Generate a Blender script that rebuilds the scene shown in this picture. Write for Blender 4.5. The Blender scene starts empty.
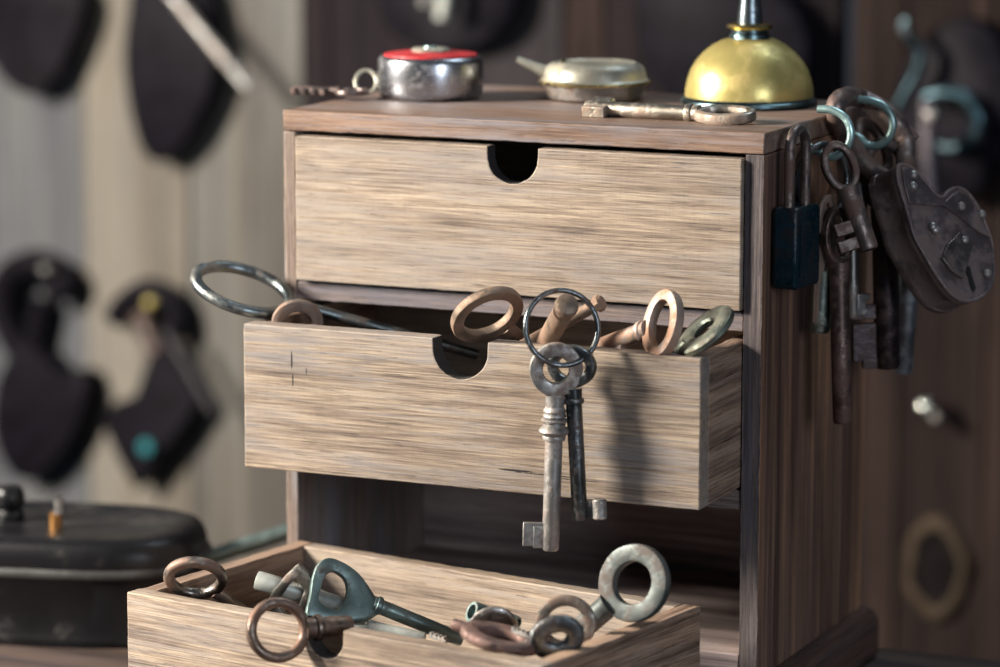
import bpy, bmesh, math, random
from mathutils import Vector, Matrix, noise
random.seed(7)
COL = bpy.context.scene.collection
PI = math.pi

# ------------------------------------------------------------------ camera
F_PX, PITCH, YAW, ROLL = 3462.16, .168, .4187, .0017
CAM = Vector((.753, -1.4405, .4437))
VF = Vector((-math.sin(YAW)*math.cos(PITCH), math.cos(YAW)*math.cos(PITCH), -math.sin(PITCH)))
_r = Vector((math.cos(YAW), math.sin(YAW), 0)); _u = _r.cross(VF)
VR = _r*math.cos(ROLL)+_u*math.sin(ROLL); VU = -_r*math.sin(ROLL)+_u*math.cos(ROLL)
X, Y, Z = Vector((1,0,0)), Vector((0,1,0)), Vector((0,0,1))
cd = bpy.data.cameras.new('camera'); cam = bpy.data.objects.new('camera', cd); COL.objects.link(cam)
cd.sensor_width = 36; cd.lens = F_PX*36/1000; cd.clip_start = .05; cd.clip_end = 50
cam.matrix_world = Matrix.Translation(CAM) @ Matrix((VR, VU, -VF)).transposed().to_4x4()
cd.dof.use_dof = True; cd.dof.focus_distance = 1.55; cd.dof.aperture_fstop = 4.9
bpy.context.scene.camera = cam

def on_plane(px, py, P0, n):
    d = VF + VR*(px-500)/F_PX - VU*(py-333.5)/F_PX
    return CAM + d*((P0-CAM).dot(n)/d.dot(n))
def atx(px, py, v): return on_plane(px, py, Vector((v,0,0)), X)
def aty(px, py, v): return on_plane(px, py, Vector((0,v,0)), Y)
def atz(px, py, v): return on_plane(px, py, Vector((0,0,v)), Z)
def mpp(P): return (P-CAM).dot(VF)/F_PX        # metres per picture unit at P
def cv(a, b, c): return (VR*a + VU*b + VF*c).normalized()

# ------------------------------------------------------------------ materials
class NT:
    def __init__(s, name):
        s.m = bpy.data.materials.new(name); s.m.use_nodes = True
        s.t = s.m.node_tree; s.n = s.t.nodes; s.b = s.n['Principled BSDF']
    def node(s, ty, **k):
        n = s.n.new(ty)
        for a, v in k.items(): setattr(n, a, v)
        return n
    def link(s, a, b): s.t.links.new(a, b)
    def val(s, sock, v):
        if hasattr(v, 'links') or isinstance(v, bpy.types.NodeSocket): s.link(v, sock)
        else: sock.default_value = v
    def math(s, op, a, b=0.0, c=None, clamp=False):
        n = s.node('ShaderNodeMath', operation=op, use_clamp=clamp)
        s.val(n.inputs[0], a); s.val(n.inputs[1], b)
        if c is not None: s.val(n.inputs[2], c)
        return n.outputs[0]
    def mix(s, f, a, b, blend='MIX'):
        n = s.node('ShaderNodeMix', data_type='RGBA', blend_type=blend)
        s.val(n.inputs[0], f)
        for i, v in ((6, a), (7, b)):
            s.val(n.inputs[i], (*v, 1) if isinstance(v, tuple) and len(v) == 3 else v)
        return n.outputs[2]
    def coords(s, scale=(1,1,1), rnd=True, kind='Object', rot=(0,0,0)):
        tc = s.node('ShaderNodeTexCoord'); v = tc.outputs[kind]
        if rnd:
            oi = s.node('ShaderNodeObjectInfo'); mu = s.math('MULTIPLY', oi.outputs['Random'], 3.7)
            ad = s.node('ShaderNodeVectorMath', operation='ADD'); s.link(v, ad.inputs[0]); s.link(mu, ad.inputs[1]); v = ad.outputs[0]
        mp = s.node('ShaderNodeMapping'); s.link(v, mp.inputs[0]); mp.inputs['Scale'].default_value = scale; mp.inputs['Rotation'].default_value = rot
        return mp.outputs[0]
    def noise(s, vec, scale=1, detail=4, rough=.55, dist=0):
        n = s.node('ShaderNodeTexNoise'); s.link(vec, n.inputs['Vector'])
        n.inputs['Scale'].default_value = scale; n.inputs['Detail'].default_value = detail
        n.inputs['Roughness'].default_value = rough; n.inputs['Distortion'].default_value = dist
        return n.outputs[0]
    def ramp(s, f, stops):
        n = s.node('ShaderNodeValToRGB'); s.link(f, n.inputs[0]); e = n.color_ramp.elements
        while len(e) < len(stops): e.new(.5)
        for el, (p, c) in zip(e, stops):
            el.position = p; el.color = (*c, 1) if len(c) == 3 else c
        return n.outputs[0]
    def map(s, f, a, b, c=0., d=1.):
        n = s.node('ShaderNodeMapRange', clamp=True); s.link(f, n.inputs[0])
        for i, v in enumerate((a, b, c, d)): n.inputs[i+1].default_value = v
        return n.outputs[0]
    def bump(s, h, dist, strength=1., prev=None):
        n = s.node('ShaderNodeBump'); s.link(h, n.inputs['Height']); n.inputs['Distance'].default_value = dist; n.inputs['Strength'].default_value = strength
        if prev is not None: s.link(prev, n.inputs['Normal'])
        return n.outputs[0]
    def out(s, col, rough, metal=0., normal=None, spec=None):
        s.val(s.b.inputs['Base Color'], (*col, 1) if isinstance(col, tuple) else col)
        s.val(s.b.inputs['Roughness'], rough); s.val(s.b.inputs['Metallic'], metal)
        if normal is not None: s.link(normal, s.b.inputs['Normal'])
        if spec is not None: s.b.inputs['Specular IOR Level'].default_value = spec
        return s.m

def wood(name, light, mid, dark, axis='X', rough=.55, grey=.35, greycol=(.17,.165,.19), edge=.5, wave=.5, bump=.00035, coarse=1., spec=.3, marks=()):
    w = NT(name); k = {'X':0, 'Y':1, 'Z':2}[axis]
    def sc(a, b):
        v = [b]*3; v[k] = a; return tuple(v)
    fib = w.noise(w.coords(sc(34*coarse, 1300*coarse)), 1, 6, .65, .2)      # fine pores and fibres
    fib2 = w.noise(w.coords(sc(11*coarse, 420*coarse)), 1, 5, .6, .35)       # streaks
    band = w.noise(w.coords(sc(4*coarse, 70*coarse)), 1, 3, .5, .8)         # growth bands
    blot = w.noise(w.coords(sc(11*coarse, 26*coarse)), 1, 4, .6, .2)
    wv = w.node('ShaderNodeTexWave', wave_type='BANDS', bands_direction='DIAGONAL', wave_profile='SIN')
    w.link(w.coords(sc(3*coarse, 60*coarse)), wv.inputs['Vector']); wv.inputs['Scale'].default_value = .8
    wv.inputs['Distortion'].default_value = 5; wv.inputs['Detail'].default_value = 3; wv.inputs['Detail Scale'].default_value = .7
    a = w.math('MULTIPLY', fib, .40); a = w.math('MULTIPLY_ADD', fib2, .26, a); a = w.math('MULTIPLY_ADD', band, .20, a); a = w.math('MULTIPLY_ADD', blot, .14, a)
    a = w.math('MULTIPLY_ADD', wv.outputs[0], .13*wave, a)
    col = w.ramp(a, [(.39+.06*wave, dark), (.49+.06*wave, mid), (.57+.06*wave, light)])
    # weathered blue grey film in broad streaks
    big = w.noise(w.coords(sc(7*coarse, 17*coarse)), 1, 3, .5)
    col = w.mix(w.math('MULTIPLY', w.map(big, .38, .62), .30), col, tuple(c*.52 for c in mid))
    saw = w.noise(w.coords(sc(1500*coarse, 90*coarse)), 1, 3, .6)
    col = w.mix(w.math('MULTIPLY', w.map(saw, .50, .68), .10), col, dark)
    g = w.map(w.math('MULTIPLY_ADD', fib2, .5, w.math('MULTIPLY', blot, .5)), .47, .60)
    col = w.mix(w.math('MULTIPLY', g, grey), col, greycol)
    # dark pores
    po = w.map(w.noise(w.coords(sc(60*coarse, 2000*coarse)), 1, 3, .7), .60, .70)
    col = w.mix(w.math('MULTIPLY', po, .75), col, dark)
    if marks:
        tc = w.node('ShaderNodeTexCoord'); sp = w.node('ShaderNodeSeparateXYZ'); w.link(tc.outputs['Object'], sp.inputs[0])
        wob = w.math('MULTIPLY_ADD', w.noise(w.coords((500,)*3, False), 1, 4, .7), .9, -.45)
        for (mx, mz, hw, hh) in marks:
            dx = w.math('DIVIDE', w.math('SUBTRACT', sp.outputs[0], mx), hw); dz = w.math('DIVIDE', w.math('SUBTRACT', sp.outputs[2], mz), hh)
            q = w.math('ADD', w.math('ADD', w.math('MULTIPLY', dx, dx), w.math('MULTIPLY', dz, dz)), w.math('MULTIPLY', wob, 1.6))
            col = w.mix(w.map(q, 1.0, .5), col, (.012, .010, .012))
    # worn edges
    be = w.node('ShaderNodeBevel', samples=4); be.inputs['Radius'].default_value = .0011
    ge = w.node('ShaderNodeNewGeometry')
    dt = w.node('ShaderNodeVectorMath', operation='DOT_PRODUCT'); w.link(be.outputs[0], dt.inputs[0]); w.link(ge.outputs['Normal'], dt.inputs[1])
    em = w.map(dt.outputs['Value'], .985, .88)
    en = w.map(w.noise(w.coords((170,170,170)), 1, 4, .6), .40, .60)
    e2 = w.math('MULTIPLY', em, en)
    col = w.mix(w.math('MULTIPLY', e2, edge), col, tuple(min(1, c*1.15) for c in light))
    e3 = w.math('MULTIPLY', em, w.map(w.noise(w.coords((90,90,90)), 1, 4, .6), .52, .62))
    col = w.mix(w.math('MULTIPLY', e3, edge*.9), col, tuple(c*.6 for c in dark))
    h = w.math('MULTIPLY_ADD', fib, .5, w.math('MULTIPLY_ADD', fib2, .5, w.math('MULTIPLY', po, -.25)))
    nb = w.bump(h, bump)
    r = w.math('MULTIPLY_ADD', fib, .25, rough-.1)
    return w.out(col, r, 0, nb, spec)

def metal(name, base, rust=(.16,.075,.04), amount=.4, rough=.35, mt=1., scale=160, bump=.00025, dark=None):
    w = NT(name); v = w.coords((scale, scale, scale)); v2 = w.coords((scale*.25,)*3)
    n1 = w.noise(v, 1, 6, .65); n2 = w.noise(v2, 1, 5, .6, .4)
    a = w.math('MULTIPLY_ADD', n1, .5, w.math('MULTIPLY', n2, .5))
    th = .62-.24*amount
    f = w.map(a, th-.03, th+.07)
    dk = dark or tuple(c*.45 for c in base)
    c0 = w.mix(w.map(n2, .35, .65), dk, base)
    col = w.mix(f, c0, rust)
    r = w.math('MULTIPLY_ADD', f, .28, w.math('MULTIPLY_ADD', n1, .18, rough-.09))
    m = w.math('MULTIPLY_ADD', f, -.55*mt, mt)
    return w.out(col, r, m, w.bump(w.math('MULTIPLY_ADD', n1, .6, w.math('MULTIPLY', f, .5)), bump))

def plain(name, col, rough=.6, mt=0., var=.3, scale=80, bump=.0002):
    w = NT(name); n = w.noise(w.coords((scale,)*3), 1, 5, .6)
    c = w.mix(w.map(n, .3, .7), tuple(x*(1-var) for x in col), tuple(min(1, x*(1+var)) for x in col))
    return w.out(c, rough, mt, w.bump(n, bump))

DL, DM, DD = (.49,.39,.285), (.27,.205,.155), (.060,.044,.042)
M = {}
M['front'] = wood('weathered_drawer_wood', DL, DM, DD, 'X', .55, .55, (.20,.185,.19), .6, .12)
M['front2'] = wood('cracked_drawer_wood', DL, DM, DD, 'X', .55, .75, (.165,.16,.175), .6, .12, marks=((.155,.0095,.022,.00035),(.136,.0102,.010,.0006),(.165,.0085,.012,.0003),(.0235,.052,.0005,.0050),(.0240,.043,.0004,.0035),(.031,.0475,.0003,.0018)))
M['rail'] = wood('rail_wood', (.30,.225,.19), (.17,.13,.115), (.05,.04,.043), 'X', .5, .7, (.11,.11,.14), .8, .1)
M['drawer_y'] = wood('drawer_side_wood', (.42,.28,.19), (.22,.14,.095), (.06,.038,.03), 'Y', .5, .3, (.16,.15,.165), .6)
M['top'] = wood('cabinet_top_wood', (.32,.205,.145), (.2,.125,.09), (.07,.045,.038), 'X', .48, .75, (.185,.18,.20), .9, .2)
M['side'] = wood('shade_tinted_side_wood', (.38,.205,.115), (.14,.08,.057), (.035,.022,.020), 'Z', .45, .45, (.075,.062,.075), .8, .3, .0003, .16)  # reddish wood, tinted darker for the shade on this side
M['mould'] = wood('dark_moulding_wood', (.16,.09,.062), (.075,.045,.036), (.022,.015,.015), 'Y', .4, .4, (.05,.045,.055), .7, .2, .0003, .5)
M['stile'] = wood('stile_wood', (.34,.26,.21), (.2,.15,.125), (.06,.045,.042), 'Z', .5, .85, (.20,.205,.23), .8, .2)
M['inner'] = wood('dark_inner_wood', (.62,.50,.46), (.36,.28,.26), (.10,.08,.08), 'X', .6, .3, (.08,.08,.10), .3, .6, .0003, .5)
M['table'] = wood('dark_bench_wood', (.10,.065,.05), (.055,.036,.03), (.02,.014,.013), 'X', .5, .3, (.06,.06,.07), .4, 1., .0004, .5)
M['void'] = plain('keyhole_black', (.003,.003,.003), .9)
M['char'] = plain('charred_notch_edge', (.022,.019,.02), .9, 0, .5, 900, .0012)
M['steel'] = metal('worn_grey_steel', (.50,.49,.47), (.20,.13,.10), .38, .36)
M['dullsteel'] = metal('pitted_dull_steel', (.52,.50,.48), (.23,.18,.155), .45, .45, .85)
M['bright'] = metal('bright_nickel_steel', (.68,.71,.66), (.35,.3,.24), .15, .42, .35)
M['teal'] = metal('green_grey_steel', (.22,.30,.29), (.13,.13,.12), .25, .42, .7)
M['gunmetal'] = metal('dark_gunmetal', (.20,.22,.23), (.10,.07,.06), .4, .3)
M['rust'] = metal('warm_rusted_iron', (.33,.26,.225), (.25,.165,.125), .6, .55, .55)
M['tanrust'] = metal('tan_rusted_brass', (.33,.245,.185), (.26,.165,.115), .65, .52, .6)
M['pinkrust'] = metal('pale_pink_rusted_iron', (.47,.37,.32), (.36,.21,.14), .5, .55, .45)
M['darkiron'] = metal('dark_brown_iron', (.22,.175,.165), (.13,.08,.065), .5, .42, .85)
M['lockiron'] = metal('purple_brown_lock_iron', (.27,.215,.215), (.17,.12,.11), .5, .42, .8, 120)
M['blackiron'] = plain('black_iron', (.007,.006,.009), .55, 0, .4, 60); M['blackiron'].node_tree.nodes['Principled BSDF'].inputs['Specular IOR Level'].default_value = .06
M['chrome'] = metal('teal_zinc_hook_steel', (.50,.72,.70), (.3,.35,.33), .05, .36, .8)
M['zinc'] = metal('pale_zinc', (.50,.48,.40), (.33,.29,.21), .3, .42, .55)
M['brass'] = metal('aged_brass', (.56,.47,.17), (.38,.29,.11), .3, .34, .55, 90, .00015, (.42,.34,.12))
M['brassrim'] = metal('bright_brass_rim', (.72,.55,.22), (.4,.28,.12), .2, .25)
M['bluesteel'] = metal('blue_dark_steel', (.13,.2,.22), (.08,.08,.08), .3, .3)
M['bluelock'] = metal('dark_blue_enamel', (.004,.028,.042), (.010,.010,.012), .4, .2, .3)
M['red'] = metal('red_painted_face', (.62,.035,.045), (.25,.03,.03), .3, .4, .05)
M['tealpaint'] = plain('teal_paint_spot', (.01,.15,.18), .7)
M['copper'] = metal('copper_tag_metal', (.75,.38,.13), (.5,.25,.08), .2, .4)
M['blacktin'] = metal('black_painted_tin', (.008,.008,.010), (.02,.018,.017), .3, .36, .0, 60)
M['blacktin'].node_tree.nodes['Principled BSDF'].inputs['Specular IOR Level'].default_value = .3
M['tinworn'] = metal('worn_tin_band', (.10,.10,.10), (.03,.026,.024), .5, .4, .5, 60)
M['nail'] = metal('shiny_nail_head', (.95,.97,.88), (.8,.8,.7), .0, .2)

# ------------------------------------------------------------------ object helpers
def obj(name, bm, mat, parent=None, smooth=True, recalc=True):
    if recalc: bmesh.ops.recalc_face_normals(bm, faces=bm.faces)
    me = bpy.data.meshes.new(name); bm.to_mesh(me); bm.free()
    for m in (mat if isinstance(mat, (list, tuple)) else [mat]): me.materials.append(m)
    if smooth:
        for p in me.polygons: p.use_smooth = True
        try: me.set_sharp_from_angle(angle=math.radians(38))
        except Exception: pass
    o = bpy.data.objects.new(name, me); COL.objects.link(o)
    if parent is not None: o.parent = parent
    return o
def recenter(o, P):
    """move a mesh object's origin to P without moving its geometry"""
    o.data.transform(Matrix.Translation(-P)); o.location = P
def tag(o, label, cat, group=None, kind=None):
    o['label'] = label; o['category'] = cat
    if group: o['group'] = group
    if kind: o['kind'] = kind
    return o
def struct(o): o['kind'] = 'structure'; return o
def thing(name, label, cat, loc=(0,0,0), group=None, mat=None):
    o = bpy.data.objects.new(name, None); COL.objects.link(o); o.empty_display_size = .01
    if mat is not None: o.matrix_world = mat
    else: o.location = loc
    return tag(o, label, cat, group)

def grid_box(bm, a, b, step=.004, jit=.00022, mi=0):
    """box with edges cut every few millimetres and made slightly uneven"""
    n = [max(1, min(60, int(round(abs(b[i]-a[i])/step)))) for i in range(3)]
    vs = {}
    def V(i, j, k):
        key = (i, j, k)
        if key not in vs:
            p = Vector([a[d]+(b[d]-a[d])*q/n[d] for d, q in enumerate(key)])
            on = sum(q in (0, n[d]) for d, q in enumerate(key))
            if on >= 2:
                q = p*420
                p = p + Vector((noise.noise(q), noise.noise(q+Vector((9,0,0))), noise.noise(q+Vector((0,7,0)))))*jit*1.6
            vs[key] = bm.verts.new(p)
        return vs[key]
    for d in range(3):
        e, f = [x for x in range(3) if x != d]
        for s in (0, n[d]):
            for i in range(n[e]):
                for j in range(n[f]):
                    q = []
                    for (u, v) in ((i,j), (i+1,j), (i+1,j+1), (i,j+1)):
                        t = [0,0,0]; t[d] = s; t[e] = u; t[f] = v; q.append(V(*t))
                    try: bm.faces.new(q).material_index = mi
                    except ValueError: pass
def board(name, a, b, mat, parent=None, step=.005, jit=.00022, bev=.0006):
    bm = bmesh.new(); grid_box(bm, a, b, step, jit); o = obj(name, bm, mat, parent)
    if bev:
        m = o.modifiers.new('bevel', 'BEVEL'); m.width = bev; m.segments = 2; m.limit_method = 'ANGLE'; m.angle_limit = math.radians(50)
    return o
def prism(bm, pts, a, b, T=None, mi=0, side_mi=None):
    """pts: list of 3d points of the front outline; extruded by vector a->b offsets"""
    A = [bm.verts.new(p+a) for p in pts]; B = [bm.verts.new(p+b) for p in pts]
    f1 = bm.faces.new(A); f2 = bm.faces.new(B[::-1]); f1.material_index = f2.material_index = mi
    n = len(pts); smi = side_mi or (lambda i: mi)
    for i in range(n):
        f = bm.faces.new((A[i], B[i], B[(i+1)%n], A[(i+1)%n])); f.material_index = smi(i)
    return f1, f2
def catmull(P, closed=False, k=8):
    out = []; n = len(P)
    rng = range(n) if closed else range(n-1)
    for i in rng:
        if closed: p0, p1, p2, p3 = P[i-1], P[i], P[(i+1)%n], P[(i+2)%n]
        else: p0, p1, p2, p3 = P[max(i-1,0)], P[i], P[i+1], P[min(i+2,n-1)]
        for j in range(k):
            t = j/k
            out.append(.5*((2*p1)+(p2-p0)*t+(2*p0-5*p1+4*p2-p3)*t*t+(3*p1-p0-3*p2+p3)*t**3))
    if not closed: out.append(P[-1].copy())
    return out
def tube(bm, P, r, seg=14, closed=False, cap=True, flat=None):
    """sweep; r number or list; flat=(normal, ratio) squashes the section along a normal"""
    n = len(P); R = r if isinstance(r, (list, tuple)) else [r]*n
    tang = []
    for i in range(n):
        a = P[(i-1)%n] if (closed or i > 0) else P[i]; b = P[(i+1)%n] if (closed or i < n-1) else P[i]
        tang.append((b-a).normalized())
    up = Vector((0,0,1)) if abs(tang[0].z) < .9 else Vector((1,0,0))
    u = (up - tang[0]*up.dot(tang[0])).normalized(); rings = []
    for i in range(n):
        u = (u - tang[i]*u.dot(tang[i])).normalized(); v = tang[i].cross(u)
        ring = []
        for k in range(seg):
            t = 2*PI*k/seg; d = u*math.cos(t)+v*math.sin(t)
            if flat: d = d - flat[0]*d.dot(flat[0])*(1-flat[1])
            ring.append(bm.verts.new(P[i]+d*R[i]))
        rings.append(ring)
    m = n if closed else n-1
    off = 0
    if closed:   # best twist match
        off = min(range(seg), key=lambda o: sum((rings[-1][k].co-rings[0][(k+o)%seg].co).length for k in range(0, seg, 3)))
    for i in range(m):
        A = rings[i]; B = rings[(i+1)%n]; o = off if (closed and i == n-1) else 0
        for k in range(seg):
            bm.faces.new((A[k], A[(k+1)%seg], B[(k+1+o)%seg], B[(k+o)%seg]))
    if cap and not closed:
        bm.faces.new(rings[0][::-1]); bm.faces.new(rings[-1])
def lathe(bm, prof, T=None, seg=48, sup=None, mi=0):
    """prof: (r, z) list from bottom to top, revolved about Z. sup(theta)->radius factor vector for non round plans"""
    T = T or Matrix(); rings = []
    for (r, z) in prof:
        if r < 1e-7: rings.append([bm.verts.new(T @ Vector((0,0,z)))])
        else:
            ring = []
            for k in range(seg):
                t = 2*PI*k/seg
                x, y = (math.cos(t), math.sin(t)) if sup is None else sup(t, r)
                ring.append(bm.verts.new(T @ Vector((r*x, r*y, z))) if sup is None else bm.verts.new(T @ Vector((x, y, z))))
            rings.append(ring)
    for a, b in zip(rings, rings[1:]):
        for k in range(seg):
            k2 = (k+1) % seg
            if len(a) == 1 and len(b) == 1: break
            if len(a) == 1: f = bm.faces.new((a[0], b[k], b[k2]))
            elif len(b) == 1: f = bm.faces.new((a[k], a[k2], b[0]))
            else: f = bm.faces.new((a[k], a[k2], b[k2], b[k]))
            f.material_index = mi
    if len(rings[0]) > 1: bm.faces.new(rings[0][::-1]).material_index = mi
    if len(rings[-1]) > 1: bm.faces.new(rings[-1]).material_index = mi
def wobble(bm, amp, sc=300):
    off = Vector((random.random()*50, random.random()*50, random.random()*50))
    for v in bm.verts:
        q = v.co*sc+off
        v.co += Vector((noise.noise(q), noise.noise(q+Vector((5,3,1))), noise.noise(q-Vector((2,8,4)))))*amp
def flat_ring(bm, outer, inner, t, N=56, e=.55, cen=None, hole=True):
    """ring in the local XZ plane between two closed outlines (functions of angle -> (x, z)), rounded section, thickness t along Y"""
    S = 12; rings = []
    for i in range(N):
        a = 2*PI*i/N; o = Vector((outer(a)[0], 0, outer(a)[1])); q = Vector((inner(a)[0], 0, inner(a)[1]))
        mid = (o+q)/2; h = (o-q)/2; ring = []
        for k in range(S):
            th = 2*PI*(k+.5)/S; c, s = math.cos(th), math.sin(th)
            cx = math.copysign(abs(c)**e, c); sy = math.copysign(abs(s)**e, s)
            ring.append(bm.verts.new(mid + h*cx + Vector((0, t/2*sy, 0))))
        rings.append(ring)
    for i in range(N):
        A, B = rings[i], rings[(i+1) % N]
        for k in range(S): bm.faces.new((A[k], A[(k+1)%S], B[(k+1)%S], B[k]))
def ell(rx, rz, cx=0, cz=0, p=2.):
    def f(a):
        c, s = math.cos(a), math.sin(a)
        return (cx+rx*math.copysign(abs(c)**(2/p), c), cz+rz*math.copysign(abs(s)**(2/p), s))
    return f
def polyfn(pts, cen, smooth=True):
    """closed outline through 2d points as function of angle about cen"""
    P = [Vector((x, z, 0)) for x, z in pts]
    if smooth: P = catmull(P, True, 6)
    def f(a):
        d = Vector((math.cos(a), math.sin(a))); best = None; n = len(P)
        for i in range(n):
            p = Vector((P[i].x-cen[0], P[i].y-cen[1])); q = Vector((P[(i+1)%n].x-cen[0], P[(i+1)%n].y-cen[1]))
            e = q-p; den = d.x*e.y-d.y*e.x
            if abs(den) < 1e-15: continue
            t = (p.x*e.y-p.y*e.x)/den; s = (p.x*d.y-p.y*d.x)/den
            if t > 0 and -1e-6 <= s <= 1+1e-6 and (best is None or t > best): best = t
        best = best or 0.001
        return (cen[0]+d.x*best, cen[1]+d.y*best)
    return f

def frame(P, down, normal):
    """key frame: origin at the bow centre, stem along -Z, bow in XZ, faces +-Y"""
    z = (-down).normalized(); y = (normal - z*normal.dot(z)).normalized(); x = y.cross(z)
    return Matrix.Translation(P) @ Matrix((x, y, z)).transposed().to_4x4()

def make_key(name, label, cat, P, down, normal, mat, L, r, bow, bit=None, collars=(), group=None, tip=None, stem0=None, wob=.00012, bowmat=None, bitmat=None):
    """bow=(rx, rz, width, thickness[, section exponent]) or dict(outer, inner, t); lengths in metres"""
    root = thing(name, label, cat, mat=frame(P, down, normal), group=group)
    bm = bmesh.new()
    if isinstance(bow, dict): flat_ring(bm, bow['outer'], bow['inner'], bow['t'], e=bow.get('e', .5)); zb = -bow['rz']
    else:
        rx, rz, w, t = bow[:4]; e = bow[4] if len(bow) > 4 else .6
        flat_ring(bm, ell(rx, rz), ell(rx-w, rz-w), t, e=e); zb = -(rz-w*.5)
    wobble(bm, wob); obj('bow', bm, bowmat or mat, root)
    if L > 0:
        z0 = zb if stem0 is None else stem0; z1 = -L
        prof = [(r*1.12, z0), (r*1.0, z0-(z0-z1)*.12), (r, z0-(z0-z1)*.5), (r*.97, z1+r*.25), (r*.85, z1), ]
        if tip == 'tube': prof += [(r*.55, z1), (r*.5, z1+r*1.5), (0, z1+r*1.5)]
        else: prof += [(0, z1-r*.05)]
        bm = bmesh.new(); lathe(bm, prof[::-1] if False else prof, seg=28); wobble(bm, wob*.8); obj('shank', bm, mat, root)
        for (zc, rc, h) in collars:
            bm = bmesh.new(); lathe(bm, [(0, zc-h/2), (rc*.72, zc-h/2), (rc*.95, zc-h*.3), (rc, zc), (rc*.95, zc+h*.3), (rc*.72, zc+h/2), (0, zc+h/2)], seg=28)
            obj('collar', bm, mat, root)
    if bit:
        for b in (bit if isinstance(bit, list) else [bit]):
            sd, z_lo, z_hi, wdt, th, notch = b[:6]; sd = -sd
            x0 = r*.6*sd; x1 = (r+wdt)*sd
            pts = [(x0, z_lo), (x1, z_lo)]
            if notch:
                nn = notch; hh = (z_hi-z_lo)/(2*nn+1)
                for q in range(nn):
                    zl = z_lo+hh*(2*q+1)
                    pts += [(x1, zl), (x1-sd*wdt*.42, zl), (x1-sd*wdt*.42, zl+hh), (x1, zl+hh)]
            pts += [(x1, z_hi), (x0, z_hi)]
            bm = bmesh.new(); prism(bm, [Vector((x, 0, z)) for x, z in pts], Vector((0, -th/2, 0)), Vector((0, th/2, 0)))
            o = obj('bit', bm, bitmat or mat, root)
            m = o.modifiers.new('bevel', 'BEVEL'); m.width = min(.0004, th*.2); m.segments = 2
    return root

# ------------------------------------------------------------------ cabinet
H, W, D = .275, .24, .1516
cab = thing('drawer_cabinet', 'small weathered wooden cabinet of three drawers standing on the bench', 'cabinet', (W/2, D/2, 0))
def cb(name, a, b, mat, **k):
    o = board(name, a, b, mat, None, **k); recenter(o, Vector((W/2, D/2, 0))); o.parent = cab; o.location = (0,0,0); return o
cb('top_board', (0, 0, H-.0094), (W, D, H), M['top'])
cb('side_panel', (0, .0003, .024), (.0064, D-.0003, H-.0099), M['stile'])
o = cb('side_panel', (.2312, .0003, .024), (W-.0002, D-.0003, H-.0099), M['side']); o['label'] = 'side panel with vertical grain, darkened in colour for shade'
cb('rail', (.0062, .0008, .1852), (.231, .138, .1938), M['rail'])
cb('rail', (.0062, .0010, .1035), (.231, .138, .1125), M['rail'])
cb('bottom_board', (.0062, .0004, .026), (.231, D-.0004, .0364), M['inner'])
cb('back_panel', (.0062, .1395, .0366), (.231, .1455, H-.01), M['inner'])
M['shade_strip'] = wood('shade_strip_wood', (.17,.135,.125), (.085,.068,.068), (.03,.026,.030), 'Z', .5, .6, (.06,.06,.085), .9, .2)  # strip added along the right stile; shade put into its dark bluish colour
o = cb('front_shade_strip', (.2313, -.0004, .024), (W-.0002, .0002, H-.0096), M['shade_strip'], bev=0); o['label'] = 'added worn strip on the side panel front, shade in its dark colour'
def moulding(x0, x1, sgn):
    prof = [(0, 0), (.0085, 0), (.0095, .003), (.0095, .016), (.0088, .020), (.0068, .0232), (.0035, .0252), (0, .0258)]
    bm = bmesh.new(); pts = [Vector((x0+sgn*a, 0, z)) for a, z in prof]
    for _ in (0,): prism(bm, pts, Vector((0, .0005, 0)), Vector((0, D+.004, 0)))
    o = obj('base_moulding', bm, M['mould'], cab); o.data.transform(Matrix.Translation((-W/2, -D/2, 0)))
    m = o.modifiers.new('bevel', 'BEVEL'); m.width = .002; m.segments = 3; m.limit_method = 'ANGLE'; m.angle_limit = math.radians(60)
moulding(W-.001, 0, 1); moulding(.001, 0, -1)
cb('base_plinth', (.0005, .012, 0), (W-.0005, D-.001, .0258), M['inner'])

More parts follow.
